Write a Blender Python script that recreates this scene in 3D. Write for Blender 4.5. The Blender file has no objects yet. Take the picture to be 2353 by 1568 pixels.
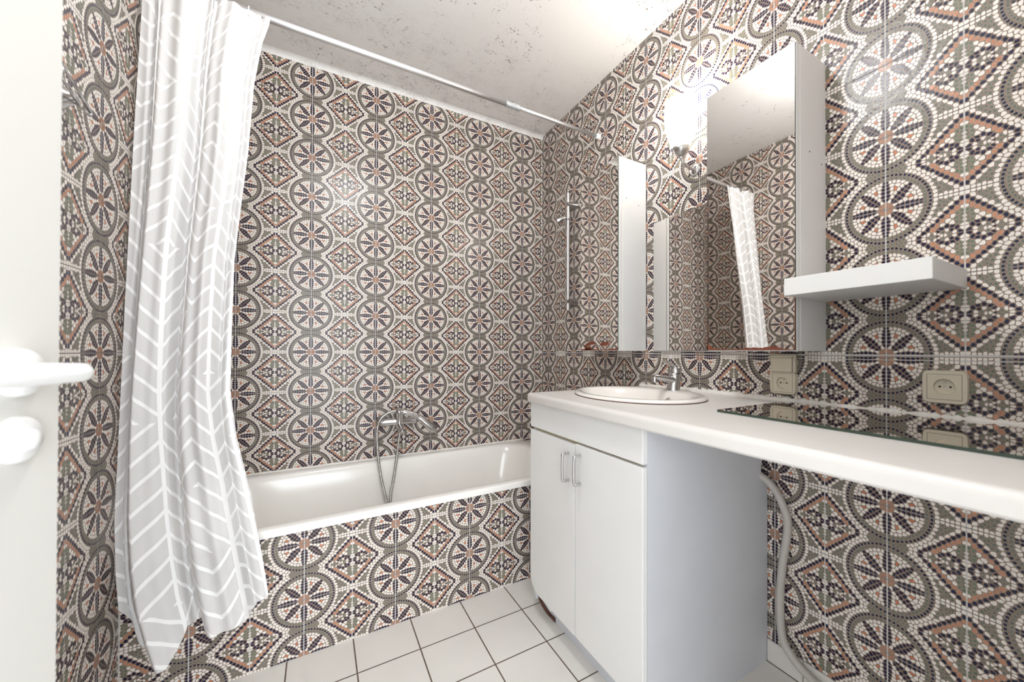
import bpy, bmesh, math, random
import numpy as np
from mathutils import Vector, Matrix

# ------------------------------------------------------------------ camera, world, lights, exposure
SC = bpy.context.scene
COL = SC.collection
SC.view_settings.view_transform = 'Standard'
SC.view_settings.look = 'None'
SC.view_settings.gamma = 1.0
SC.view_settings.use_curve_mapping = False
SC.view_settings.exposure = -0.12
SC.cycles.use_denoising = True
SC.cycles.max_bounces = 10
SC.cycles.diffuse_bounces = 6
SC.cycles.glossy_bounces = 5
SC.cycles.transparent_max_bounces = 12
SC.cycles.sample_clamp_indirect = 6.0
SC.cycles.caustics_reflective = False

def make_camera():
    f, yaw, pit, rol = 882.009, 0.54665, 0.006958, 0.0020873
    fw = Vector((math.sin(yaw)*math.cos(pit), math.cos(yaw)*math.cos(pit), math.sin(pit)))
    r = Vector((math.cos(yaw), -math.sin(yaw), 0))
    up = r.cross(fw)
    r2 = r*math.cos(rol) + up*math.sin(rol)
    u2 = -r*math.sin(rol) + up*math.cos(rol)
    cd = bpy.data.cameras.new('camera')
    cd.sensor_width = 36.0
    cd.sensor_fit = 'HORIZONTAL'
    cd.lens = f/2353*36
    cd.shift_x = -92.967/2353
    cd.shift_y = 16.937/2353
    cd.clip_start = 0.02
    cd.dof.use_dof = True
    cd.dof.focus_distance = 1.9
    cd.dof.aperture_fstop = 3.5
    o = bpy.data.objects.new('camera', cd)
    COL.objects.link(o)
    m = Matrix((r2, u2, -fw)).transposed().to_4x4()
    m.translation = Vector((-1.32154, -2.31106, 1.05546))
    o.matrix_world = m
    SC.camera = o
make_camera()

w = bpy.data.worlds.new('world'); SC.world = w; w.use_nodes = True
w.node_tree.nodes['Background'].inputs[0].default_value = (0.88, 0.94, 1.0, 1)
w.node_tree.nodes['Background'].inputs[1].default_value = 3.2

def lamp(name, kind, loc, energy, color, size, rot=(0, 0, 0)):
    d = bpy.data.lights.new(name, kind); d.energy = energy; d.color = color
    if kind == 'AREA':
        d.shape = 'DISK'; d.size = size
    else:
        d.shadow_soft_size = size
    o = bpy.data.objects.new(name, d); COL.objects.link(o)
    o.location = loc; o.rotation_euler = rot
    return o
lamp('ceiling_lamp_light', 'POINT', (-1.13, -1.50, 2.42), 31, (0.95, 0.98, 1.0), 0.085)

# added fill for hallway daylight, unseen beyond the open door, lifting tub and curtain
lamp('hallway_fill_light', 'AREA', (-1.30, -4.2, 1.6), 95, (0.90, 0.95, 1.0), 2.6, (math.radians(86), 0, 0))

# ------------------------------------------------------------------ materials
def lin(c):
    c = c/255.0
    return c/12.92 if c <= 0.04045 else ((c+0.055)/1.055)**2.4
def rgb(r, g, b): return (lin(r), lin(g), lin(b), 1.0)

def mat(name, col, rough=0.5, metal=0.0, var=0.0, vscale=30.0, bump=0.0, bscale=60.0, coat=0.0, emit=None, estr=0.0, ior=None, spec=0.5):
    m = bpy.data.materials.new(name); m.use_nodes = True
    nt = m.node_tree; b = nt.nodes['Principled BSDF']
    b.inputs['Base Color'].default_value = col
    b.inputs['Roughness'].default_value = rough
    b.inputs['Metallic'].default_value = metal
    b.inputs['Coat Weight'].default_value = coat
    b.inputs['Specular IOR Level'].default_value = spec
    b.inputs['Coat Roughness'].default_value = 0.08
    if ior: b.inputs['IOR'].default_value = ior
    geo = nt.nodes.new('ShaderNodeNewGeometry')
    if var > 0:
        n = nt.nodes.new('ShaderNodeTexNoise'); n.inputs['Scale'].default_value = vscale; n.inputs['Detail'].default_value = 3
        nt.links.new(geo.outputs['Position'], n.inputs['Vector'])
        rp = nt.nodes.new('ShaderNodeValToRGB')
        rp.color_ramp.elements[0].position = 0.3; rp.color_ramp.elements[1].position = 0.7
        rp.color_ramp.elements[0].color = tuple(c*(1-var) for c in col[:3])+(1,)
        rp.color_ramp.elements[1].color = tuple(min(1, c*(1+var)) for c in col[:3])+(1,)
        nt.links.new(n.outputs['Fac'], rp.inputs['Fac'])
        nt.links.new(rp.outputs['Color'], b.inputs['Base Color'])
    if bump > 0:
        n2 = nt.nodes.new('ShaderNodeTexNoise'); n2.inputs['Scale'].default_value = bscale; n2.inputs['Detail'].default_value = 2
        nt.links.new(geo.outputs['Position'], n2.inputs['Vector'])
        bp = nt.nodes.new('ShaderNodeBump'); bp.inputs['Strength'].default_value = bump; bp.inputs['Distance'].default_value = 0.002
        nt.links.new(n2.outputs['Fac'], bp.inputs['Height'])
        nt.links.new(bp.outputs['Normal'], b.inputs['Normal'])
    if emit:
        b.inputs['Emission Color'].default_value = emit
        b.inputs['Emission Strength'].default_value = estr
    return m

TB = 0.35
M = {}
M['t_grout'] = mat('tile_grout_white', rgb(205, 200, 196), 0.8, var=0.12, vscale=25)
M['t_line'] = mat('tile_joint_dark', rgb(92, 74, 64), 0.8, var=0.3, vscale=15)
M['t_base'] = mat('mosaic_line_brown', rgb(132, 112, 99), 0.32, var=0.15, vscale=40, bump=TB, spec=0.32)
M['t_white'] = mat('mosaic_white', rgb(236, 229, 221), 0.28, var=0.05, vscale=90, bump=TB, spec=0.32)
M['t_navy'] = mat('mosaic_navy', rgb(26, 28, 58), 0.26, var=0.5, vscale=120, bump=TB, spec=0.32)
M['t_green'] = mat('mosaic_grey_green', rgb(100, 106, 98), 0.28, var=0.22, vscale=70, bump=TB, spec=0.32)
M['t_leaf'] = mat('mosaic_leaf_green', rgb(96, 112, 94), 0.28, var=0.2, vscale=60, bump=TB, spec=0.32)
M['t_rim'] = mat('mosaic_grey_rim', rgb(160, 152, 138), 0.28, bump=TB, spec=0.32)
M['t_orange'] = mat('mosaic_orange', rgb(188, 132, 104), 0.28, var=0.16, vscale=60, bump=TB, spec=0.32)
M['t_orim'] = mat('mosaic_orange_rim', rgb(196, 158, 136), 0.28, bump=TB, spec=0.32)
M['t_red'] = mat('mosaic_red_orange', rgb(196, 122, 90), 0.28, var=0.2, vscale=50, bump=TB, spec=0.32)
TILE_SLOTS = ['t_grout', 't_line', 't_base', 't_white', 't_navy', 't_green', 't_leaf', 't_rim', 't_orange', 't_orim', 't_red']
SI = {k: i for i, k in enumerate(TILE_SLOTS)}

M['laminate'] = mat('white_laminate', rgb(226, 225, 223), 0.42, var=0.015, vscale=8)
M['counter'] = mat('white_worktop', rgb(225, 221, 217), 0.30, var=0.02, vscale=12)
M['lam_shaded'] = mat('laminate_shade_grey', rgb(206, 208, 213), 0.5, var=0.02, vscale=10)  # laminate with the shade of the side away from the lamps in its colour
M['enamel'] = mat('tub_enamel', rgb(240, 237, 232), 0.16, var=0.03, vscale=4, coat=0.3)
M['ceramic'] = mat('basin_ceramic', rgb(238, 233, 227), 0.12, coat=0.3)
M['chrome'] = mat('chrome', (0.60, 0.59, 0.59, 1), 0.14, 1.0)
M['dull_chrome'] = mat('dull_chrome', (0.52, 0.51, 0.49, 1), 0.28, 1.0, var=0.15, vscale=60)
M['alu'] = mat('brushed_aluminium', (0.80, 0.80, 0.81, 1), 0.38, 1.0)
M['tape'] = mat('grey_tape', rgb(186, 188, 190), 0.38, 0.45, var=0.2, vscale=90, bump=0.8, bscale=120)
M['mirror'] = mat('mirror_silver', (0.80, 0.77, 0.74, 1), 0.015, 1.0)
M['mirror_edge'] = mat('mirror_glass_edge', rgb(52, 66, 54), 0.25)
M['rust'] = mat('rust', rgb(118, 62, 42), 0.8, var=0.35, vscale=120)
M['rot'] = mat('rotten_board', rgb(84, 52, 40), 0.9, var=0.4, vscale=120)
M['plaster'] = mat('white_plaster', rgb(220, 216, 212), 0.9)
M['floor_tile'] = mat('white_floor_tile', rgb(222, 218, 212), 0.22, var=0.03, vscale=6, bump=0.05, bscale=8)
M['floor_grout'] = mat('brown_floor_grout', rgb(104, 88, 76), 0.9, var=0.2, vscale=40)
M['door_paint'] = mat('door_paint', rgb(216, 214, 208), 0.5)
M['handle_white'] = mat('white_plastic_handle', rgb(240, 240, 238), 0.22)
M['beige'] = mat('beige_plastic', rgb(214, 204, 184), 0.4, var=0.03, vscale=30)
M['beige_gap'] = mat('socket_shadow_gap', rgb(120, 108, 92), 0.7)
M['dark_hole'] = mat('dark_hole', rgb(38, 34, 30), 0.8)
M['hose_grey'] = mat('grey_plastic_hose', rgb(188, 182, 176), 0.45, var=0.04, vscale=30)
M['caulk'] = mat('white_sealant', rgb(232, 228, 222), 0.6, var=0.06, vscale=80, bump=0.6, bscale=90)
M['hook_clear'] = mat('clear_plastic_hook', rgb(226, 226, 224), 0.25)
M['mortar'] = mat('rough_mortar', rgb(196, 186, 174), 0.9, var=0.3, vscale=40, bump=0.9, bscale=60)
M['brass_edge'] = mat('yellowed_edge_band', rgb(212, 198, 168), 0.5)
M['shade'] = mat('lit_glass_shade', rgb(250, 246, 238), 0.3, emit=(1.0, 0.96, 0.90, 1), estr=9.0)
M['stain'] = mat('brown_stain', rgb(74, 60, 52), 0.6, var=0.3, vscale=60)

def ceiling_material():
    m = bpy.data.materials.new('mouldy_ceiling_paint'); m.use_nodes = True
    nt = m.node_tree; b = nt.nodes['Principled BSDF']; b.inputs['Roughness'].default_value = 0.9
    L = nt.links.new
    geo = nt.nodes.new('ShaderNodeNewGeometry')
    def noise(sc, det, rgh=0.5):
        n = nt.nodes.new('ShaderNodeTexNoise'); n.inputs['Scale'].default_value = sc; n.inputs['Detail'].default_value = det
        n.inputs['Roughness'].default_value = rgh
        L(geo.outputs['Position'], n.inputs['Vector']); return n.outputs['Fac']
    def ramp(src, a, c):
        r = nt.nodes.new('ShaderNodeMapRange'); r.inputs['From Min'].default_value = a; r.inputs['From Max'].default_value = c
        r.clamp = True; L(src, r.inputs['Value']); return r.outputs['Result']
    def mul(a, c):
        n = nt.nodes.new('ShaderNodeMath'); n.operation = 'MULTIPLY'
        for i, s in enumerate((a, c)):
            if isinstance(s, float): n.inputs[i].default_value = s
            else: L(s, n.inputs[i])
        return n.outputs[0]
    sep = nt.nodes.new('ShaderNodeSeparateXYZ'); L(geo.outputs['Position'], sep.inputs[0])
    # mould specks live in patches, more of them along the tub wall
    patch = ramp(noise(3.2, 3.0), 0.46, 0.60)
    spots = ramp(noise(95.0, 2.0, 0.6), 0.56, 0.64)
    clus = ramp(noise(22.0, 2.0), 0.5, 0.62)
    specks = mul(mul(patch, spots), clus)
    nearwall = ramp(sep.outputs['Y'], -0.75, -0.03)
    haze = mul(mul(nearwall, ramp(noise(9.0, 5.0, 0.7), 0.45, 0.72)), ramp(noise(80.0, 3.0, 0.7), 0.38, 0.66))
    mx = nt.nodes.new('ShaderNodeMixRGB'); mx.inputs[1].default_value = rgb(240, 238, 235); mx.inputs[2].default_value = rgb(120, 108, 98)
    h2 = mul(haze, 0.55); L(h2, mx.inputs[0])
    mx2 = nt.nodes.new('ShaderNodeMixRGB'); mx2.inputs[2].default_value = rgb(88, 74, 64)
    L(mx.outputs[0], mx2.inputs[1]); s2 = mul(specks, 0.85); L(s2, mx2.inputs[0])
    L(mx2.outputs[0], b.inputs['Base Color'])
    return m
M['ceiling'] = ceiling_material()

def curtain_material():
    m = bpy.data.materials.new('sheer_leaf_print_fabric'); m.use_nodes = True
    nt = m.node_tree; L = nt.links.new
    for n in list(nt.nodes): nt.nodes.remove(n)
    out = nt.nodes.new('ShaderNodeOutputMaterial')
    uv = nt.nodes.new('ShaderNodeUVMap'); uv.uv_map = 'UVMap'
    sep = nt.nodes.new('ShaderNodeSeparateXYZ'); L(uv.outputs[0], sep.inputs[0])
    def m_(op, a, c=0.0):
        n = nt.nodes.new('ShaderNodeMath'); n.operation = op
        for i, s in enumerate((a, c)):
            if isinstance(s, (float, int)): n.inputs[i].default_value = s
            else: L(s, n.inputs[i])
        return n.outputs[0]
    U, V = sep.outputs[0], sep.outputs[1]
    P = 0.150
    cell = m_('FLOOR', m_('DIVIDE', U, P))
    t = m_('SUBTRACT', m_('FRACT', m_('DIVIDE', U, P)), 0.5)
    a = m_('MULTIPLY', m_('ABSOLUTE', t), P)                       # distance from the stem
    seg = m_('ADD', m_('DIVIDE', V, 0.52), m_('MULTIPLY', cell, 0.37))
    par = m_('MODULO', m_('FLOOR', m_('ADD', seg, 20.0)), 2.0)      # branches point up, then down
    sgn = m_('SUBTRACT', m_('MULTIPLY', par, 2.0), 1.0)
    vv = m_('ADD', V, m_('MULTIPLY', m_('MULTIPLY', a, sgn), 0.85))
    br = m_('LESS_THAN', m_('FRACT', m_('ADD', m_('DIVIDE', vv, 0.066), 50.0)), 0.19)
    stem = m_('LESS_THAN', a, 0.0075)
    line = m_('MAXIMUM', br, stem)
    dif = nt.nodes.new('ShaderNodeBsdfDiffuse')
    trl = nt.nodes.new('ShaderNodeBsdfTranslucent')
    tr = nt.nodes.new('ShaderNodeBsdfTransparent')
    colm = nt.nodes.new('ShaderNodeMixRGB'); colm.inputs[1].default_value = rgb(236, 235, 234); colm.inputs[2].default_value = rgb(255, 255, 255)
    L(line, colm.inputs[0])
    L(colm.outputs[0], dif.inputs[0]); L(colm.outputs[0], trl.inputs[0])
    mx = nt.nodes.new('ShaderNodeMixShader'); mx.inputs[0].default_value = 0.16
    L(dif.outputs[0], mx.inputs[1]); L(trl.outputs[0], mx.inputs[2])
    mx2 = nt.nodes.new('ShaderNodeMixShader')
    op = m_('ADD', 0.84, m_('MULTIPLY', line, 0.15))
    L(op, mx2.inputs[0]); L(tr.outputs[0], mx2.inputs[1]); L(mx.outputs[0], mx2.inputs[2])
    L(mx2.outputs[0], out.inputs[0])
    return m
M['curtain'] = curtain_material()

# ------------------------------------------------------------------ helpers
def obj(name, bm, m, parent=None, smooth=False, kind=None, label=None, cat=None, group=None, auto=None):
    me = bpy.data.meshes.new(name)
    if isinstance(bm, bmesh.types.BMesh):
        bmesh.ops.recalc_face_normals(bm, faces=bm.faces[:]) if not getattr(obj, 'keep', False) else None
        bm.to_mesh(me); bm.free()
    else:
        me.from_pydata(*bm)
    o = bpy.data.objects.new(name, me); COL.objects.link(o)
    for k in (m if isinstance(m, (list, tuple)) else [m]): me.materials.append(M[k])
    if smooth:
        for p in me.polygons: p.use_smooth = True
    if auto is not None:
        for p in me.polygons: p.use_smooth = True
        try: me.set_sharp_from_angle(angle=math.radians(auto))
        except Exception: pass
    if parent: o.parent = parent
    if kind: o['kind'] = kind
    if label: o['label'] = label
    if cat: o['category'] = cat
    if group: o['group'] = group
    return o

def thing(name, label, cat, loc=(0, 0, 0), group=None):
    o = bpy.data.objects.new(name, None); COL.objects.link(o)
    o.empty_display_size = 0.05
    o.location = loc; o['label'] = label; o['category'] = cat
    if group: o['group'] = group
    return o
def adopt(root):
    """children were built in world space: keep them there under the root"""
    inv = Matrix.Translation(root.location).inverted()
    for c in root.children: c.matrix_parent_inverse = inv

def add_box(bm, x0, x1, y0, y1, z0, z1, bev=0.0, seg=2):
    vs = [bm.verts.new((x, y, z)) for x in (x0, x1) for y in (y0, y1) for z in (z0, z1)]
    F = [(0, 1, 3, 2), (4, 6, 7, 5), (0, 4, 5, 1), (2, 3, 7, 6), (0, 2, 6, 4), (1, 5, 7, 3)]
    fs = [bm.faces.new([vs[i] for i in f]) for f in F]
    if bev > 0:
        es = list({e for f in fs for e in f.edges})
        bmesh.ops.bevel(bm, geom=es, offset=bev, segments=seg, profile=0.6, affect='EDGES')
def box(x0, x1, y0, y1, z0, z1, bev=0.0, seg=2):
    bm = bmesh.new(); add_box(bm, min(x0, x1), max(x0, x1), min(y0, y1), max(y0, y1), min(z0, z1), max(z0, z1), bev, seg); return bm

def add_lathe(bm, prof, origin, axis=(0, 0, 1), n=32):
    """prof: list of (radius, height along axis)"""
    ax = Vector(axis).normalized()
    a = Vector((1, 0, 0)) if abs(ax.x) < 0.9 else Vector((0, 1, 0))
    e1 = ax.cross(a).normalized(); e2 = ax.cross(e1)
    o = Vector(origin); rings = []
    for r, h in prof:
        if r < 1e-6: rings.append([bm.verts.new(o+ax*h)])
        else: rings.append([bm.verts.new(o+ax*h+(e1*math.cos(2*math.pi*i/n)+e2*math.sin(2*math.pi*i/n))*r) for i in range(n)])
    for A, B in zip(rings, rings[1:]):
        for i in range(n):
            j = (i+1) % n
            if len(A) == 1 and len(B) == 1: continue
            if len(A) == 1: bm.faces.new((A[0], B[i], B[j]))
            elif len(B) == 1: bm.faces.new((A[i], A[j], B[0]))
            else: bm.faces.new((A[i], A[j], B[j], B[i]))
def lathe(prof, origin, axis=(0, 0, 1), n=32):
    bm = bmesh.new(); add_lathe(bm, prof, origin, axis, n); return bm

def spline(pts, per=8):
    P = [Vector(p) for p in pts]; out = []
    P = [P[0]*2-P[1]] + P + [P[-1]*2-P[-2]]
    for i in range(1, len(P)-2):
        for k in range(per):
            t = k/per; a, b, c, d = P[i-1], P[i], P[i+1], P[i+2]
            out.append(0.5*((2*b)+(c-a)*t+(2*a-5*b+4*c-d)*t*t+(3*b-a-3*c+d)*t**3))
    out.append(P[-2]); return out

def add_tube(bm, path, rad, n=12, caps=True, flat=1.0, up=None):
    """rad: number or a list per point; flat squashes the section along its second axis"""
    P = [Vector(p) for p in path]
    R = rad if isinstance(rad, (list, tuple)) else [rad]*len(P)
    t0 = (P[1]-P[0]).normalized()
    u = Vector(up) if up else (Vector((0, 0, 1)) if abs(t0.z) < 0.9 else Vector((1, 0, 0)))
    e1 = (u-t0*u.dot(t0)).normalized(); rings = []
    for i, p in enumerate(P):
        t = (P[min(i+1, len(P)-1)]-P[max(i-1, 0)]).normalized()
        e1 = (e1-t*e1.dot(t)).normalized(); e2 = t.cross(e1)
        rings.append([bm.verts.new(p+(e1*math.cos(2*math.pi*k/n)*flat+e2*math.sin(2*math.pi*k/n))*R[i]) for k in range(n)])
    for A, B in zip(rings, rings[1:]):
        for k in range(n): bm.faces.new((A[k], A[(k+1) % n], B[(k+1) % n], B[k]))
    if caps: bm.faces.new(rings[0][::-1]); bm.faces.new(rings[-1])
def tube(path, rad, n=12, caps=True, flat=1.0, up=None):
    bm = bmesh.new(); add_tube(bm, path, rad, n, caps, flat, up); return bm

def prism(outline, axis, a0, a1):
    """outline of 2-D points extruded along axis 0/1/2 from a0 to a1"""
    bm = bmesh.new()
    def P(p, a):
        q = list(p); q.insert(axis, a); return q
    A = [bm.verts.new(P(p, a0)) for p in outline]; B = [bm.verts.new(P(p, a1)) for p in outline]
    bm.faces.new(A); bm.faces.new(B[::-1])
    for i in range(len(A)):
        j = (i+1) % len(A); bm.faces.new((A[i], B[i], B[j], A[j]))
    return bm

# ------------------------------------------------------------------ mosaic wall tiles
TW, TH = 15.0, 19.86        # centimetres
def tile_polys(rounded, seed=3):
    """One glazed tile printed with a mosaic: quarter wheels at its two left corners, half a lozenge on its right edge.
    Returns [(slot, polygon)] in centimetres."""
    rnd = random.Random(seed)
    S = []                                              # seeds of the lower half: x, y, colour
    H2 = TH/2
    def far(x, y, d):
        return all((x-a)**2+(y-b)**2 > d*d for a, b, _ in S)
    def add(x, y, c, d=0.0):
        if 0.05 < x < TW-0.05 and 0.05 < y <= H2 and (d == 0 or far(x, y, d)): S.append((x, y, c))
    def jit(a): return (rnd.random()-0.5)*2*a
    # wheel rim: grey-green ring, navy ring, grey-green neck, white outer ring
    def ring(r, n, c, a0=0.0, a1=90.0, d=0.0):
        for i in range(n):
            a = math.radians(a0+(a1-a0)*(i+0.5)/n)
            add(r*math.cos(a), r*math.sin(a), c, d)
    ring(8.12, 14, 't_green'); ring(8.98, 15, 't_navy')
    for x in (0.5, 1.45, 2.4, 3.3, 4.0): add(x, H2-0.06, 't_green')
    for a in (68, 73): add(9.78*math.cos(math.radians(a)), 9.78*math.sin(math.radians(a)), 't_green', 0.5)
    # lozenge bands
    for i in range(10):
        t = (i+0.5)/10; add(TW-8.7*t*1.0, H2-8.7*(1-t), 't_navy')
    for i in range(10):
        t = (i+0.4)/10; add(TW-9.85*t, H2-9.85*(1-t), 't_white')
    for i in range(7):
        t = (i+0.5)/8.6; add(TW-7.45*t, H2-7.45*(1-t), 't_orange')
    ring(9.98, 10, 't_white', 0, 62, 0.78)
    add(4.9, H2-0.45, 't_white', 0.4)
    # inside the wheel: centre, petals, orange lozenges
    for a in (11, 34, 56, 79): add(1.0*math.cos(math.radians(a)), 1.0*math.sin(math.radians(a)), 't_orange')
    for a in (22.5, 67.5): add(2.25*math.cos(math.radians(a)), 2.25*math.sin(math.radians(a)), 't_white')
    rows = [(2.5, .34), (3.5, .50), (4.55, .56), (5.55, .50), (6.45, .38)]
    for phi in (0, 45, 90):
        ca, sa = math.cos(math.radians(phi)), math.sin(math.radians(phi))
        for r, o in rows:
            for s in (-1, 1):
                off = o*s*(1.0 if phi == 45 else 0.95)
                add(r*ca-off*sa, r*sa+off*ca, 't_navy')
        add(7.2*ca-(0 if phi == 45 else (-.22 if phi == 90 else .22))*sa, 7.2*sa+(0 if phi == 45 else (-.22 if phi == 90 else .22))*ca, 't_navy') if phi == 45 else \
            (add(7.2, .25, 't_navy') if phi == 0 else add(.25, 7.2, 't_navy'))
    for a in (22.5, 67.5):
        add(5.5*math.cos(math.radians(a)), 5.5*math.sin(math.radians(a)), 't_red')
    for phi in (0, 45, 90):                             # white pieces follow the petals
        ca, sa = math.cos(math.radians(phi)), math.sin(math.radians(phi))
        for r, o in ((3.2, 1.12), (4.2, 1.36), (5.2, 1.36), (6.2, 1.2), (7.1, .95)):
            for s in (-1, 1):
                off = o*s; add(r*ca-off*sa+jit(.05), r*sa+off*ca+jit(.05), 't_white', .62)
    ring(7.4, 11, 't_white', 3, 87, 0.7)
    # inside the lozenge
    cx = 12.15
    for i in range(13):
        a = 2*math.pi*(i+.5)/13; add(cx+2.02*math.cos(a), H2+2.02*math.sin(a), 't_navy')
    for i, c in enumerate(('t_navy', 't_white', 't_navy', 't_white', 't_white', 't_green', 't_white', 't_navy', 't_white')):
        a = 2*math.pi*(i+.5)/9; add(cx+1.2*math.cos(a), H2+1.2*math.sin(a), c)
    add(cx+.15, H2-.25, 't_green'); add(cx-.45, H2-.05, 't_white')
    for x, y, c in ((9.75, .05, 't_green'), (9.15, .42, 't_green'), (8.6, .06, 't_leaf'), (8.55, .62, 't_white'), (9.9, .65, 't_white'), (7.75, .05, 't_white'), (7.9, .62, 't_white'), (10.4, .5, 't_white'),
                    (14.45, 2.55, 't_leaf'), (13.75, 2.9, 't_leaf'), (14.5, 3.4, 't_leaf'), (13.75, 3.75, 't_leaf'), (14.5, 4.3, 't_leaf'), (13.95, 4.7, 't_leaf'), (14.6, 5.2, 't_leaf'),
                    (14.85, 2.95, 't_white'), (14.85, 3.85, 't_white'), (14.8, 1.95, 't_white')):
        add(x, H2-y, c)
    # white seam pieces along the horizontal edge beside the corner star, grey-green triangle behind
    for i in range(5): add(10.95+i*.85, .33, 't_white', .4)
    tries = 0
    while tries < 3500:
        tries += 1
        x, y = rnd.uniform(.1, TW-.1), rnd.uniform(.1, H2)
        r = math.hypot(x, y); dd = (TW-x)+(H2-y)
        if r < 7.6: c, d = 't_white', .92
        elif dd < 6.6: c, d = 't_white', .80
        elif r > 10.4 and dd > 10.3: c, d = ('t_green' if rnd.random() > .10 else 't_white'), .70
        elif r > 9.4 and dd > 9.2: c, d = 't_white', .7
        else: continue
        if far(x, y, d): S.append((x, y, c))
    ALL = [(x, y, c) for x, y, c in S] + [(x, TH-y, c) for x, y, c in S if H2-y > 0.1]
    pts = np.array([(a, b) for a, b, _ in ALL])
    m = 0.10
    res = []
    for i, (x, y, c) in enumerate(ALL):
        poly = [(m, m), (TW-m, m), (TW-m, TH-m), (m, TH-m)]
        d2 = ((pts-pts[i])**2).sum(1)
        for j in np.argsort(d2)[1:26]:
            px, py = pts[j]
            dx, dy = px-x, py-y; L = math.hypot(dx, dy)
            if L < 1e-4: continue
            nx, ny = dx/L, dy/L; lim = nx*x+ny*y+L/2-0.078
            out = []
            for k in range(len(poly)):
                p, q = poly[k], poly[(k+1) % len(poly)]
                a, b = nx*p[0]+ny*p[1]-lim, nx*q[0]+ny*q[1]-lim
                if a <= 0: out.append(p)
                if (a < 0 < b) or (b < 0 < a):
                    t = a/(a-b); out.append((p[0]+(q[0]-p[0])*t, p[1]+(q[1]-p[1])*t))
            poly = out
            if len(poly) < 3: break
        if len(poly) < 3: continue
        q = []
        for p in poly:
            if not q or math.hypot(p[0]-q[-1][0], p[1]-q[-1][1]) > 0.05: q.append(p)
        if len(q) > 2 and math.hypot(q[0][0]-q[-1][0], q[0][1]-q[-1][1]) < 0.05: q.pop()
        if len(q) < 3: continue
        poly = q
        ar = 0.5*sum(poly[k][0]*poly[(k+1) % len(poly)][1]-poly[(k+1) % len(poly)][0]*poly[k][1] for k in range(len(poly)))
        if abs(ar) < .03: continue
        if rounded:
            q = []
            for k in range(len(poly)):
                a, b, d = poly[k-1], poly[k], poly[(k+1) % len(poly)]
                q.append((b[0]+(a[0]-b[0])*.22, b[1]+(a[1]-b[1])*.22)); q.append((b[0]+(d[0]-b[0])*.22, b[1]+(d[1]-b[1])*.22))
            poly = q
        cxp = sum(p[0] for p in poly)/len(poly); cyp = sum(p[1] for p in poly)/len(poly)
        if c in ('t_green', 't_leaf', 't_orange') and abs(ar) > .12:
            res.append(('t_rim' if c != 't_orange' else 't_orim', poly, 0.0008))
            k = 0.74
            res.append((c, [(cxp+(p[0]-cxp)*k, cyp+(p[1]-cyp)*k) for p in poly], 0.0010))
        else:
            k = 0.86 if c == 't_navy' else 1.0
            rr = min(math.hypot(x, y), math.hypot(x, TH-y))
            if c == 't_navy' and 8.6 < rr < 9.4 and x < 9:
                res.append(('t_rim', poly, 0.0008)); k = 0.76
                res.append((c, [(cxp+(p[0]-cxp)*k, cyp+(p[1]-cyp)*k) for p in poly], 0.0010)); continue
            res.append((c, [(cxp+(p[0]-cxp)*k, cyp+(p[1]-cyp)*k) for p in poly], 0.0008))
    return res

TILES = {True: tile_polys(True), False: tile_polys(False)}

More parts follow.
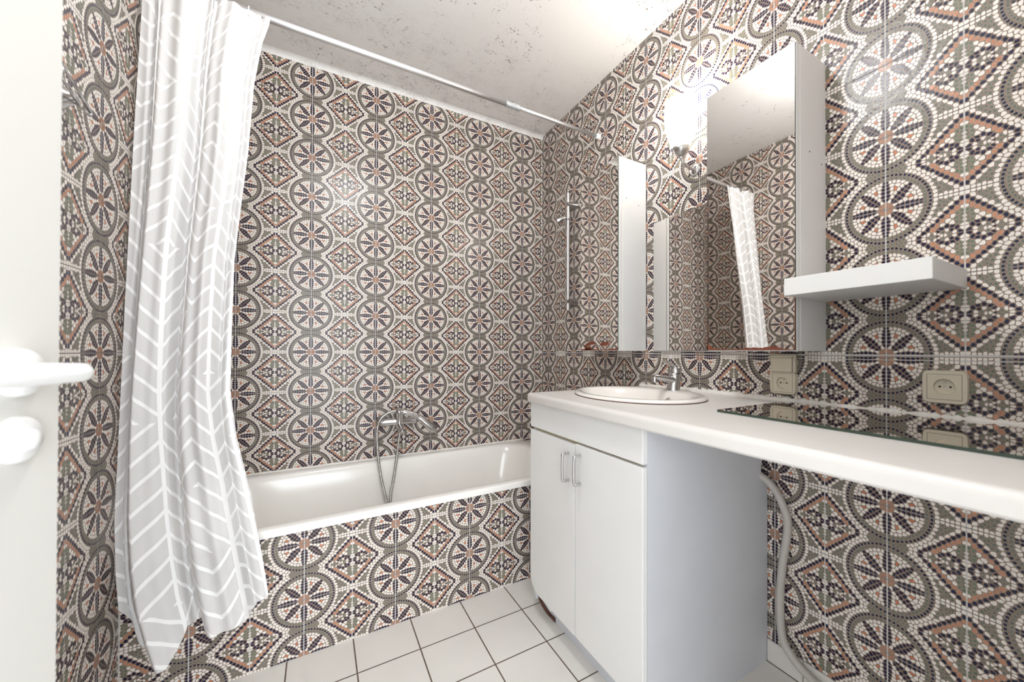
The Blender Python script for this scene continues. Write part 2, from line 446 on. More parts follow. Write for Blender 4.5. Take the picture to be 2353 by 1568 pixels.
def tiled_wall(name, origin, ex, en, s0, s1, z0, z1, circ, pitch, bands, rounded, holes=()):
    """A wall rectangle (s along ex, z up), faced with printed tiles. circ: s of one wheel column.
    bands: list of (z of a tile row line, z from, z to, row height). en: unit normal into the room."""
    V, LOOPS, CNT, MI = [], [], [], []
    nv = 0
    O = np.array(origin, float); EX = np.array(ex, float); EN = np.array(en, float); EZ = np.array((0, 0, 1.0))
    def emit(polys2d, offs, mis):
        nonlocal nv
        for P, of, mi in zip(polys2d, offs, mis):
            V.append(O+P[:, :1]*EX+P[:, 1:2]*EZ+of*EN)
            LOOPS.append(np.arange(nv, nv+len(P))); CNT.append(len(P)); MI.append(mi); nv += len(P)
    def rect(a, b, c, d): return np.array([(a, c), (b, c), (b, d), (a, d)], float)
    emit([rect(s0, s1, z0, z1)], [0.0], [SI['t_grout']])
    T = TILES[rounded]
    arr = [np.array(p) for _, p, _ in T]; mis0 = [SI[c] for c, _, _ in T]; offs0 = [o for _, _, o in T]
    cnt = np.array([len(a) for a in arr]); flat = np.concatenate(arr)
    own = np.repeat(np.arange(len(arr)), cnt)
    k0, k1 = math.floor((s0-circ)/pitch), math.ceil((s1-circ)/pitch)
    for zl, za, zb, rh in bands:
        j0, j1 = math.floor((za-zl)/rh), math.ceil((zb-zl)/rh)
        for j in range(j0, j1):
            zz = zl+j*rh
            if zz > za+.002 and zz < zb-.002:
                emit([rect(s0, s1, zz-.0006, zz+.0006)], [0.0003], [SI['t_line']])
            for k in range(k0, k1):
                sb = circ+k*pitch
                mirror = (k % 2) != 0
                g = 0.0018
                a, b = max(sb+g, s0), min(sb+pitch-g, s1); c, d = max(zz+.0015, za), min(zz+rh-.0015, zb)
                if b-a < .002 or d-c < .002: continue
                emit([rect(a, b, c, d)], [0.0005], [SI['t_base']])
                X = flat[:, 0]/TW*pitch; Y = flat[:, 1]/TH*rh
                X = sb+(pitch-X if mirror else X); Y = zz+Y
                mx = np.bincount(own, X)/cnt; my = np.bincount(own, Y)/cnt
                keep = (mx > s0) & (mx < s1) & (my > za) & (my < zb)
                for h in holes: keep &= ~((mx > h[0]) & (mx < h[1]) & (my > h[2]) & (my < h[3]))
                full = sb > s0 and sb+pitch < s1 and zz > za and zz+rh < zb
                X = np.clip(X, s0, s1); Y = np.clip(Y, za, zb)
                P = np.stack([X, Y], -1)
                st = np.concatenate([[0], np.cumsum(cnt)])
                for i in np.nonzero(keep)[0]:
                    q = P[st[i]:st[i+1]]
                    if mirror: q = q[::-1]
                    V.append(O+q[:, :1]*EX+q[:, 1:2]*EZ+offs0[i]*EN)
                    LOOPS.append(np.arange(nv, nv+len(q))); CNT.append(len(q)); MI.append(mis0[i]); nv += len(q)
    co = np.concatenate(V).astype(np.float32); lo = np.concatenate(LOOPS).astype(np.int32)
    cn = np.array(CNT, np.int32); stt = np.concatenate([[0], np.cumsum(cn)[:-1]]).astype(np.int32)
    me = bpy.data.meshes.new(name)
    me.vertices.add(len(co)); me.vertices.foreach_set('co', co.ravel())
    me.loops.add(len(lo)); me.loops.foreach_set('vertex_index', lo)
    me.polygons.add(len(cn)); me.polygons.foreach_set('loop_start', stt)
    me.polygons.foreach_set('material_index', np.array(MI, np.int32))
    for k in TILE_SLOTS: me.materials.append(M[k])
    me.update(calc_edges=True)
    me.validate()
    o = bpy.data.objects.new(name, me); COL.objects.link(o); o['kind'] = 'structure'
    return o

ROW = 1.048
RH = 0.1986
CEIL = 2.545
YEND = -2.55
XL = -1.8075
tiled_wall('wall_back', (0, 0, 0), (1, 0, 0), (0, -1, 0), XL, 0.0, 0.42, CEIL, -0.0061-0.15, 0.15, [(ROW, 0.42, CEIL, RH)], False)
tiled_wall('wall_right', (0, 0, 0), (0, -1, 0), (-1, 0, 0), 0.0, -YEND, 0.0, CEIL, 0.0903, 0.15,
           [(ROW-.0015, ROW-.0015, CEIL, RH), (1.0335, 0.0, 1.0335, RH), (1.0345-RH+.0080, 1.0343, 1.0458, RH)], True)
tiled_wall('wall_left', (XL, 0, 0), (0, 1, 0), (1, 0, 0), YEND, 0.0, 0.0, CEIL, -0.8509, 0.15, [(ROW, 0.0, CEIL, RH)], False)
YP = -0.7265
tiled_wall('wall_apron', (0, YP, 0), (1, 0, 0), (0, -1, 0), XL, 0.0, 0.0, 0.4345, -1.0645, 0.148, [(0.0, 0.0, 0.4345, 0.1934)], True)

# rear wall with the open doorway the picture was taken from
bm = bmesh.new(); YR = -2.47
for a, b, c, d in ((XL-.02, -1.775, 0, CEIL), (-.93, .02, 0, CEIL), (-1.775, -.93, 2.06, CEIL)):
    add_box(bm, a, b, YR-.08, YR, c, d)
obj('wall_rear', bm, 'plaster', kind='structure')
# ceiling: plaster, its far edge sags a little along the tub wall
bm = bmesh.new()
N = 14
rowsv = []
for j in range(N+1):
    t = j/N; y = 0.02+(YEND-0.02)*t; r = []
    for i in range(N+1):
        x = XL-.02+(-XL+.04)*i/N
        z = CEIL - 0.022*(1-min(1, (x-XL)/1.6))*max(0, 1-abs(y)/.5)
        r.append(bm.verts.new((x, y, z)))
    rowsv.append(r)
for j in range(N):
    for i in range(N): bm.faces.new((rowsv[j][i], rowsv[j][i+1], rowsv[j+1][i+1], rowsv[j+1][i]))
obj('ceiling', bm, 'ceiling', kind='structure', smooth=True)
# rounded plaster cove where the ceiling meets the tub wall
bm = bmesh.new(); A = []
for k in range(7):
    a = math.pi/2*k/6
    A.append([bm.verts.new((x, -0.03+0.03*math.sin(a)-.0012, (CEIL-dz)-0.022+0.022*math.cos(a))) for x, dz in ((XL, .021), (-.9, .009), (0, .001))])
for p, q in zip(A, A[1:]):
    for i in range(2): bm.faces.new((p[i], p[i+1], q[i+1], q[i]))
obj('trim_1', bm, 'ceiling', kind='structure', smooth=True)

# floor: 20 cm white tiles with brown joints
def floor():
    V, Fc, MI = [], [], []
    def quad(x0, x1, y0, y1, z, m):
        i = len(V); V.extend([(x0, y0, z), (x1, y0, z), (x1, y1, z), (x0, y1, z)]); Fc.append((i, i+1, i+2, i+3)); MI.append(m)
    quad(XL, 0, YEND, 0, -0.0015, 1)
    g = 0.0022
    for i in range(-8, 5):
        for j in range(-9, 3):
            x0, y0 = -0.6085+.2*i, -0.903+.2*j
            a, b, c, d = max(x0+g, XL), min(x0+.2-g, 0), max(y0+g, YEND), min(y0+.2-g, YP)
            if b > a and d > c: quad(a, b, c, d, 0.0, 0)
    o = obj('floor', (V, [], Fc), ['floor_tile', 'floor_grout'], kind='structure')
    for p, m in zip(o.data.polygons, MI): p.material_index = m
floor()
# skirting tiles under the right wall
bm = bmesh.new()
for k in range(-1, 5):
    y1 = -1.6807-.2*k+.2; y0 = y1-.2
    y1 = min(y1, -1.5665)
    if k == -1: y0 = -1.6807; y1 = -1.5665
    if k == 0: y1 = -1.6807; y0 = -1.8807
    if k >= 1: y1 = -1.6807-.2*k; y0 = y1-.2
    add_box(bm, -0.009, -0.001, max(y0, YEND)+.0012, y1-.0012, 0.001, 0.074, 0.0012, 1)
obj('baseboard_right', bm, 'floor_tile', kind='structure')
# rough ledge between the tub's end and the right wall
obj('trim_2', box(-0.150, -0.002, YP+.03, -0.002, 0.40, 0.452, 0.004), 'mortar', kind='structure')

# ------------------------------------------------------------------ bathtub
def rrect(x0, x1, y0, y1, r, n=8):
    out = []
    for cx, cy, a0 in ((x1-r, y1-r, 0), (x0+r, y1-r, 90), (x0+r, y0+r, 180), (x1-r, y0+r, 270)):
        for k in range(n+1):
            a = math.radians(a0+90*k/n); out.append((cx+r*math.cos(a), cy+r*math.sin(a)))
    return out
def loft(bm, loops, close=True):
    rings = [[bm.verts.new(p) for p in L] for L in loops]
    n = len(rings[0])
    for A, B in zip(rings, rings[1:]):
        for i in range(n): bm.faces.new((A[i], A[(i+1) % n], B[(i+1) % n], B[i]))
    if close: bm.faces.new(rings[-1])
    return rings
def bathtub():
    bm = bmesh.new()
    X0, X1, Y0, Y1 = -1.803, -0.152, -0.742, -0.003
    def L(dx, dy, r, z, ex=0): return [(x, y, z) for x, y in rrect(X0+dx, X1-dx-ex, Y0+dy, Y1-dy, r)]
    loops = [L(0, 0, .012, .436), L(0, 0, .012, .454), L(.002, .002, .012, .459), L(.006, .006, .014, .462),
             L(.05, .042, .12, .462), L(.062, .052, .13, .459), L(.070, .060, .14, .449), L(.082, .072, .15, .40),
             L(.13, .10, .15, .20), L(.17, .125, .15, .10), L(.22, .16, .14, .075)]
    loft(bm, loops)
    o = obj('bathtub', bm, 'enamel', auto=50, label='white enamelled built-in bathtub along the back wall behind the tiled front', cat='bathtub')
    # bead of old sealant where the rim meets the wall
    bm = bmesh.new(); rnd = random.Random(5); P = []
    for i in range(60):
        x = -1.79+i*(1.64/59); P.append((x, -.004, .463+rnd.uniform(-.0015, .002)))
    add_tube(bm, P, [.005+rnd.uniform(-.001, .0025) for _ in P], 8)
    obj('sealant_bead', bm, 'caulk', o, smooth=True)
    obj('drain', lathe([(0, .0775), (.03, .0775), (.034, .0755)], (-.42, -.37, 0), n=24), 'chrome', o)
bathtub()

# ------------------------------------------------------------------ vanity
XF = -0.588; YN = -1.566; YF = -0.938
def vanity():
    t = thing('vanity_cabinet', 'white two-door vanity cabinet under the washbasin with a rotted lower corner', 'cabinet', (-.3, -1.25, 0))
    # side panel facing the camera, its upper back corner sawn out for the hose
    nz = [(-.004, .10), (-.004, .598), (-.012, .612), (-.030, .625), (-.040, .645), (-.040, .672), (-.032, .688), (-.022, .695), (-.022, .848), (-.570, .848), (-.570, .0), (-.004, .0)]
    obj('side_panel', prism(nz, 1, YN, YN+.018), 'lam_shaded', t)
    obj('side_panel', box(-.570, -.004, YF-.018, YF, .06, .848), 'lam_shaded', t)
    obj('plinth', box(-.53, -.512, YN+.018, YF-.018, .0, .10), 'lam_shaded', t)
    obj('bottom_shelf', box(-.565, -.004, YN+.018, YF-.018, .10, .118), 'laminate', t)
    obj('top_rail', box(-.569, -.551, YN+.018, YF-.018, .733, .765), 'brass_edge', t)
    obj('front_panel', box(XF, -.570, YN, YF, .7535, .848, .0012, 1), 'laminate', t)
    ym = -1.2505
    obj('gap_backing', box(-.5695, -.545, ym-.012, ym+.012, .118, .733), 'lam_shaded', t)  # grey strip added behind the doors so their gap reads darker
    # far door with its lower outer corner worn round
    out = [(ym+.003, .104), (YF-.055, .104), (YF-.03, .112), (YF-.012, .128), (YF-.002, .15), (YF, .17), (YF, .7415), (ym+.003, .7415)]
    d1 = obj('door', prism(out, 0, XF, -.571), 'laminate', t)
    d2 = obj('door', box(XF, -.571, YN, ym-.003, .104, .7455, .0012, 1), 'laminate', t)
    for d, y, zt, zb in ((d1, -1.214, .7055, .6135), (d2, -1.283, .712, .6205)):
        r = .0045; P = [(XF+.001, y, zt), (XF-.018, y, zt), (XF-.026, y, zt-.008), (XF-.026, y, zb+.008), (XF-.018, y, zb), (XF+.001, y, zb)]
        bm = bmesh.new(); add_tube(bm, spline(P, 5), r, 12)
        obj('handle', bm, 'chrome', d, smooth=True)
    # rotted remains of the corner foot
    bm = bmesh.new()
    add_tube(bm, spline([(-.566, YF-.012, .13), (-.560, YF-.014, .085), (-.550, YF-.022, .045), (-.535, YF-.04, .012), (-.53, YF-.07, .006), (-.532, YF-.10, .010)], 5), .010, 8, flat=.6)
    obj('foot', bm, 'rot', t, smooth=True, label='brown rotted corner foot')
    bm = bmesh.new()
    add_tube(bm, spline([(-.556, YF-.03, .11), (-.548, YF-.04, .075), (-.540, YF-.055, .05), (-.535, YF-.08, .035)], 5), .013, 8, flat=.5)
    obj('peeling_edge', bm, 'laminate', t, smooth=True)
    adopt(t)
vanity()

def countertop():
    bm = bmesh.new()
    prof = []                                            # section in x,z: rounded front edge
    x0, z0, z1 = -.612, .852, .889
    for k in range(7):
        a = math.pi/2*k/6; prof.append((x0+.014-.014*math.cos(a), z1-.014+.014*math.sin(a)))
    prof = [(x0+.005, z0), (x0, z0+.005)] + prof + [(-.002, z1), (-.002, z0)]
    Y = [-.946, -.949, -.958, YEND+.02]
    rings = []
    for y in Y:
        dx = {-.946: .010, -.949: .004, -.958: 0}.get(y, 0); dz = {-.946: .004, -.949: .001}.get(y, 0)
        rings.append([bm.verts.new((x+dx if x < -.55 else x, y, z-(dz if z > .87 else 0))) for x, z in prof])
    n = len(prof)
    for A, B in zip(rings, rings[1:]):
        for i in range(n): bm.faces.new((A[i], A[(i+1) % n], B[(i+1) % n], B[i]))
    bm.faces.new(rings[0]); bm.faces.new(rings[-1][::-1])
    me_o = obj('countertop', bm, 'counter', auto=40, label='long white worktop with rounded front edge running along the right wall', cat='countertop')
    # opening for the bowl
    cut = bmesh.new()
    th = [2*math.pi*i/48 for i in range(48)]
    A = [cut.verts.new((-.30+.185*math.cos(a), -1.24+.245*math.sin(a), .80)) for a in th]
    B = [cut.verts.new((-.30+.185*math.cos(a), -1.24+.245*math.sin(a), .93)) for a in th]
    cut.faces.new(A[::-1]); cut.faces.new(B)
    for i in range(48): cut.faces.new((A[i], A[(i+1) % 48], B[(i+1) % 48], B[i]))
    bmesh.ops.recalc_face_normals(cut, faces=cut.faces[:])
    cm = bpy.data.meshes.new('cutter'); cut.to_mesh(cm); cut.free()
    co = bpy.data.objects.new('cutter', cm); COL.objects.link(co)
    md = me_o.modifiers.new('hole', 'BOOLEAN'); md.object = co; md.operation = 'DIFFERENCE'; md.solver = 'EXACT'
    dg = bpy.context.evaluated_depsgraph_get()
    nm = bpy.data.meshes.new_from_object(me_o.evaluated_get(dg))
    me_o.modifiers.clear(); me_o.data = nm
    bpy.data.objects.remove(co)
    # ragged white sealant against the tiles
    rnd = random.Random(8); P, R = [], []
    for i in range(160):
        y = -.955-i*(1.55/159); P.append((-.003, y, .893)); R.append(.008+rnd.uniform(-.003, .0045)+(.003 if -1.75 < y < -1.1 else 0))
    obj('sealant_bead', tube(P, R, 8), 'caulk', me_o, smooth=True)
countertop()

def washbasin():
    t = thing('washbasin', 'white oval drop-in washbasin set into the worktop', 'washbasin', (-.30, -1.24, .889))
    cx, cy, a, b = -.30, -1.24, .27, .212                # a along y, b along x
    n = 64
    def L(ka, kb, z, sx=0.0):
        return [(cx+sx+kb*math.cos(2*math.pi*i/n), cy+ka*math.sin(2*math.pi*i/n), z) for i in range(n)]
    bm = bmesh.new()
    loops = [L(a-.012, b-.012, .8885), L(a-.003, b-.003, .8895), L(a, b, .894), L(a-.002, b-.002, .899), L(a-.010, b-.010, .902), L(a-.022, b-.022, .902, 0),
             L(a-.030, b-.045, .900, -.018), L(a-.036, b-.052, .893, -.020), L(a-.050, b-.062, .865, -.020), L(a-.085, b-.085, .80, -.015), L(a-.15, b-.13, .765, -.01), L(a-.235, b-.18, .758, 0)]
    loft(bm, loops)
    bowl = obj('bowl', bm, 'ceramic', t, smooth=True)
    obj('overflow_ring', lathe([(.0085, -.002), (.0125, 0), (.0145, .003), (.0125, .006), (.009, .004), (.0085, -.002)], (-.195, -1.30, .866), (-.8, 0.1, .55), 24), 'chrome', t, smooth=True)
    obj('drain', lathe([(0, .762), (.02, .762), (.024, .7595)], (-.31, -1.24, 0), n=24), 'chrome', t)
    # thin dark line under the rim
    obj('rim_line', tube([(cx+(b-.002)*math.cos(2*math.pi*i/n), cy+(a-.002)*math.sin(2*math.pi*i/n), .8905) for i in range(n+1)], .0016, 6), 'rot', t)
    adopt(t)
washbasin()

def faucet():
    t = thing('basin_faucet', 'chrome single-lever mixer tap on the back rim of the washbasin', 'faucet', (-.112, -1.25, .902))
    y = -1.25
    bm = bmesh.new()
    add_tube(bm, [(-.110, y, .899), (-.110, y, .906), (-.109, y, .915), (-.106, y, .935), (-.102, y, .952), (-.099, y, .962), (-.098, y, .968)],
             [.0275, .027, .0245, .0235, .0245, .0255, .021], 28, up=(1, 0, 0))
    obj('body', bm, 'chrome', t, auto=50)
    bm = bmesh.new()
    P = spline([(-.100, y, .940), (-.130, y, .9425), (-.165, y, .950), (-.200, y, .956), (-.219, y, .956)], 5)
    add_tube(bm, P, [.022-.0105*i/(len(P)-1) for i in range(len(P))], 20, flat=.75)
    add_lathe(bm, [(.0095, .020), (.0105, .016), (.0105, 0), (.007, -.001), (0, -.001)], (-.214, y, .9375), n=20)
    obj('spout', bm, 'chrome', t, auto=45)
    bm = bmesh.new()
    add_lathe(bm, [(.0245, 0), (.025, .008), (.0235, .018), (.017, .026), (0, .030)], (-.098, y, .968), (.05, 0, 1), 28)
    P = spline([(-.095, y, .990), (-.115, y, .998), (-.138, y, 1.008), (-.158, y, 1.017)], 5)
    add_tube(bm, P, [.019-.007*i/(len(P)-1) for i in range(len(P))], 18, flat=.40, up=(0.3, 0, 1))
    obj('lever', bm, 'chrome', t, auto=45)
    adopt(t)
faucet()

# ------------------------------------------------------------------ mirrored wall cabinets and mirrors
def rust_patch(name, polys, x, parent):
    bm = bmesh.new()
    for P in polys:
        A = [bm.verts.new((x, y, z)) for y, z in P]; B = [bm.verts.new((x-.0008, y, z)) for y, z in P]
        bm.faces.new(A); bm.faces.new(B[::-1])
        for i in range(len(P)): bm.faces.new((A[i], A[(i+1) % len(P)], B[(i+1) % len(P)], B[i]))
    obj(name, bm, 'rust', parent, label='rust-brown stain')
def rough_strip(y0, y1, zb, tops, n, seed):
    """polygon along a mirror's lower edge whose upper outline wanders"""
    rnd = random.Random(seed); up = []
    for i in range(n+1):
        f = i/n; y = y0+(y1-y0)*f
        k = f*(len(tops)-1); a = int(min(k, len(tops)-2)); z = tops[a]+(tops[a+1]-tops[a])*(k-a)
        up.append((y, z+rnd.uniform(-.0014, .0014)))
    return [(y0, zb)] + up + [(y1, zb)]
def wall_cabinet(label, y_far, y_near, z0, z1, depth, rust, tilt=0.0):
    t = thing('mirror_cabinet', label, 'mirror cabinet', (0, (y_far+y_near)/2, z0), 'pair of mirror cabinets over the basin')
    xb, xd = -.002, -depth
    obj('body', box(xd+.022, xb, y_near, y_far, z0, z1, .001, 1), 'laminate', t)
    d = obj('door', box(xd+.001, xd+.0195, y_near, y_far, z0, z1, .001, 1), 'laminate', t)
    m = obj('mirror_panel', box(xd-.004, xd+.001, y_near+.0015, y_far-.0015, z0+.003, z1-.002), ['mirror', 'mirror_edge'], d)
    for p in m.data.polygons:
        p.material_index = 0 if abs(p.normal.x) > .9 else 1
    rust_patch('rust_stain', rust, xd-.0042, d)
    obj('edge_band', box(xd+.0195, xd+.022, y_near+.002, y_far-.002, z0+.003, z1-.003), 'brass_edge', t)
    # peg holes in the near side
    for x, z in (rust_holes[label]):
        obj('peg_hole', lathe([(0, 0), (.0022, 0), (.0022, -.0006)], (x, y_near-.0006, z), (0, -1, 0), 10), 'dark_hole', t)
    adopt(t)
LN = 'narrow mirror-fronted wall cabinet nearer the bathtub with rust blotches at the bottom'
LB = 'mirror-fronted wall cabinet beside the white shelf with a rust line along its bottom'
rust_holes = {LN: [(-.125, 1.755), (-.05, 1.735)], LB: [(-.10, 1.64), (-.03, 1.62)]}
small = [rough_strip(-.7065, -.9885, 1.0595, [1.063, 1.068, 1.066, 1.063, 1.062, 1.066, 1.069], 30, 2),
         [(-.744, 1.062), (-.742, 1.082), (-.750, 1.093), (-.765, 1.096), (-.775, 1.101), (-.80, 1.103), (-.822, 1.100), (-.826, 1.092), (-.815, 1.087), (-.795, 1.088), (-.785, 1.084), (-.768, 1.083), (-.760, 1.079), (-.790, 1.078), (-.795, 1.072), (-.795, 1.062)],
         [(-.80, 1.0815), (-.872, 1.0835), (-.868, 1.091), (-.876, 1.096), (-.895, 1.0995), (-.918, 1.0985), (-.928, 1.0935), (-.926, 1.086), (-.905, 1.0825), (-.875, 1.0815), (-.82, 1.0795)],
         [(-.822, 1.077), (-.845, 1.073), (-.852, 1.067), (-.84, 1.068), (-.828, 1.072)]]
wall_cabinet(LN, -.703, -.9917, 1.0565, 1.9385, .1705, small)
big = [rough_strip(-1.4585, -1.7450, 1.0595, [1.084, 1.069, 1.063, 1.0625, 1.0625, 1.0625, 1.063, 1.066, 1.0675, 1.067, 1.0675, 1.072, 1.065, 1.0625, 1.0615], 46, 4),
       [(-1.7450, 1.06), (-1.7450, 1.25), (-1.7437, 1.25), (-1.7432, 1.12), (-1.7425, 1.075), (-1.741, 1.06)],
       [(-1.4585, 1.06), (-1.4585, 1.16), (-1.4600, 1.12), (-1.4602, 1.08), (-1.462, 1.06)]]
wall_cabinet(LB, -1.4565, -1.7464, 1.0565, 1.934, .1745, big)

o = obj('wall_mirror', box(-.0062, -.0013, -1.4545, -1.0435, 1.0575, 1.645, .0006, 1), ['mirror', 'mirror_edge'], label='frameless flat mirror glued to the tiles between the two mirror cabinets', cat='mirror')
for p in o.data.polygons: p.material_index = 0 if abs(p.normal.x) > .9 else 1
obj('ledge_strip', box(-.010, -.0013, -1.4545, -1.0435, 1.0535, 1.0572), 'alu', o)

# loose mirror plate lying on the worktop
P = [(-.385, -1.6440), (-.012, -1.6440), (-.012, -2.48), (-.402, -2.48)]
bm = prism(P, 2, .8895, .8955)
o = obj('mirror_plate', bm, ['mirror', 'mirror_edge'], label='loose mirror plate lying flat on the worktop against the wall', cat='mirror')
for p in o.data.polygons: p.material_index = 0 if abs(p.normal.z) > .9 else 1

# ------------------------------------------------------------------ shelf
bm = box(-.2448, -.0015, -2.0441, -1.7485, 1.2065, 1.2530, .0012, 1)
obj('wall_shelf', bm, 'laminate', label='thick white floating shelf beside the mirror cabinet', cat='shelf')

# ------------------------------------------------------------------ sockets
def plate_hole(bm, x, xr, yc, zc, hy, hz, r, rc, n=48):
    """flat plate facing -x at x, rounded outline hy by hz, a round recess of radius r down to xr"""
    out, hole = [], []
    for i in range(n):
        a = 2*math.pi*i/n; c, s = math.cos(a), math.sin(a)
        k = 1/max(abs(c)/(hy-.0), abs(s)/(hz-.0)); py, pz = c*k, s*k
        m = (abs(py)**8/hy**8+abs(pz)**8/hz**8)**(1/8); py, pz = py/m, pz/m
        out.append(bm.verts.new((x, yc+py, zc+pz))); hole.append((yc+r*c, zc+r*s))
    mid = [bm.verts.new((x+.003, yc+(v.co.y-yc)*1.03, zc+(v.co.z-zc)*1.03)) for v in out]
    back = [bm.verts.new((-.0012, yc+(v.co.y-yc)*1.03, zc+(v.co.z-zc)*1.03)) for v in out]
    h1 = [bm.verts.new((x, y, z)) for y, z in hole]; h2 = [bm.verts.new((xr, yc+(y-yc)*.93, zc+(z-zc)*.93)) for y, z in hole]
    for A, B in ((back, mid), (mid, out), (out, h1), (h1, h2)):
        for i in range(n): bm.faces.new((A[i], A[(i+1) % n], B[(i+1) % n], B[i]))
    bm.faces.new(h2)
def socket_face(bm, x, yc, zc, hy, hz, r):
    plate_hole(bm, x, x+.0085, yc, zc, hy, hz, r, .006)
def socket_fittings(t, x, yc, zc):
    for dy in (-.0095, .0095):
        obj('pin_hole', lathe([(0, 0), (.0026, 0), (.0028, -.002)], (x-.0003, yc+dy, zc), (-1, 0, 0), 12), 'dark_hole', t)
    obj('screw', lathe([(0, .001), (.002, .0008), (.0026, 0)], (x, yc, zc), (-1, 0, 0), 12), 'dull_chrome', t)
    obj('earth_pin', lathe([(0, .007), (.0018, .006), (.0024, 0)], (x, yc, zc+.0115), (-1, 0, 0), 12), 'dull_chrome', t)
def gap_loop(parent, name, x, yc, zc, hy, hz, wd=.0016):
    bm = bmesh.new()
    for a, b, c, d in ((yc-hy, yc+hy, zc-hz, zc-hz+wd), (yc-hy, yc+hy, zc+hz-wd, zc+hz), (yc-hy, yc-hy+wd, zc-hz, zc+hz), (yc+hy-wd, yc+hy, zc-hz, zc+hz)):
        add_box(bm, x, x+.0015, a, b, c, d)
    return obj(name, bm, 'beige_gap', parent)
t = thing('power_socket', 'beige double wall socket with a hinged flap over its upper half', 'power socket', (0, -1.625, .92), 'beige wall sockets over the worktop')
bm = bmesh.new()
add_box(bm, -.0180, -.0012, -1.6645, -1.5845, .9860, 1.0475, .004, 3)
socket_face(bm, -.0180, -1.6245, .9520, .040, .0350, .0195)
obj('frame', bm, 'beige', t, auto=40)
gap_loop(t, 'flap_gap', -.0183, -1.6245, 1.0115, .0325, .0245)
obj('flap', box(-.0225, -.0182, -1.6562, -1.5928, .9885, 1.0345, .002, 2), 'beige', t)
obj('flap_hinge', tube([(-.0225, -1.660, 1.0385), (-.0225, -1.589, 1.0385)], .0036, 10), 'beige', t, smooth=True)
gap_loop(t, 'insert_gap', -.0183, -1.6245, .9525, .0318, .0308, .0009)
socket_fittings(t, -.0095, -1.6245, .9520)
adopt(t)
t = thing('power_socket', 'square beige single wall socket over the mirror plate', 'power socket', (0, -2.006, .93), 'beige wall sockets over the worktop')
bm = bmesh.new(); socket_face(bm, -.0130, -2.0060, .9692, .0395, .0395, .0198)
vs = [v for v in bm.verts]
obj('frame', bm, 'beige', t, auto=40)
gap_loop(t, 'insert_gap', -.0133, -2.006, .9692, .0314, .0314, .0009)
socket_fittings(t, -.0045, -2.006, .9692)
adopt(t)

# ------------------------------------------------------------------ lit wall lamp
def wall_lamp():
    t = thing('wall_lamp', 'lit wall lamp with a white glass goblet shade above the flat mirror', 'lamp', (0, -1.27, 1.85))
    c = (-.088, -1.27, 0)
    n = 48; bm = bmesh.new(); prof = [(.019, 1.852), (.030, 1.868), (.043, 1.892), (.054, 1.925), (.061, 1.958), (.0645, 1.99), (.0645, 2.02), (.061, 2.05), (.058, 2.05), (.061, 2.015), (.058, 1.96), (.040, 1.90), (.018, 1.862), (0, 1.858)]
    rings = []
    for r, z in prof:
        if r == 0: rings.append([bm.verts.new((c[0], c[1], z))]); continue
        rings.append([bm.verts.new((c[0]+(r*(1+.012*math.cos(12*2*math.pi*i/n)))*math.cos(2*math.pi*i/n), c[1]+(r*(1+.012*math.cos(12*2*math.pi*i/n)))*math.sin(2*math.pi*i/n), z)) for i in range(n)])
    for A, B in zip(rings, rings[1:]):
        for i in range(n):
            j = (i+1) % n
            if len(B) == 1: bm.faces.new((A[i], A[j], B[0]))
            else: bm.faces.new((A[i], A[j], B[j], B[i]))
    obj('lamp_shade', bm, 'shade', t, smooth=True)
    bm = bmesh.new()
    add_lathe(bm, [(0, 1.836), (.012, 1.838), (.024, 1.846), (.031, 1.858), (.0335, 1.870), (.031, 1.870), (.022, 1.853), (0, 1.8515)], (c[0], c[1], 0), n=32)
    obj('cup', bm, 'dull_chrome', t, smooth=True)
    obj('finial', lathe([(0, 1.822), (.006, 1.824), (.008, 1.830), (.006, 1.837), (0, 1.838)], (c[0], c[1], 0), n=20), 'chrome', t, smooth=True)
    obj('arm', tube(spline([(c[0], c[1], 1.838), (-.075, c[1], 1.815), (-.045, c[1], 1.803), (-.014, c[1], 1.803)], 6), .006, 12), 'chrome', t, smooth=True)
    obj('wall_plate', lathe([(0, .016), (.016, .014), (.024, .008), (.026, .0012)], (0, c[1], 1.803), (-1, 0, 0), 28), 'chrome', t, smooth=True)
    l = lamp('bulb_light', 'POINT', (c[0], c[1], 2.085), 6.5, (1.0, .98, .96), .04)
    l.parent = t
    adopt(t)
wall_lamp()

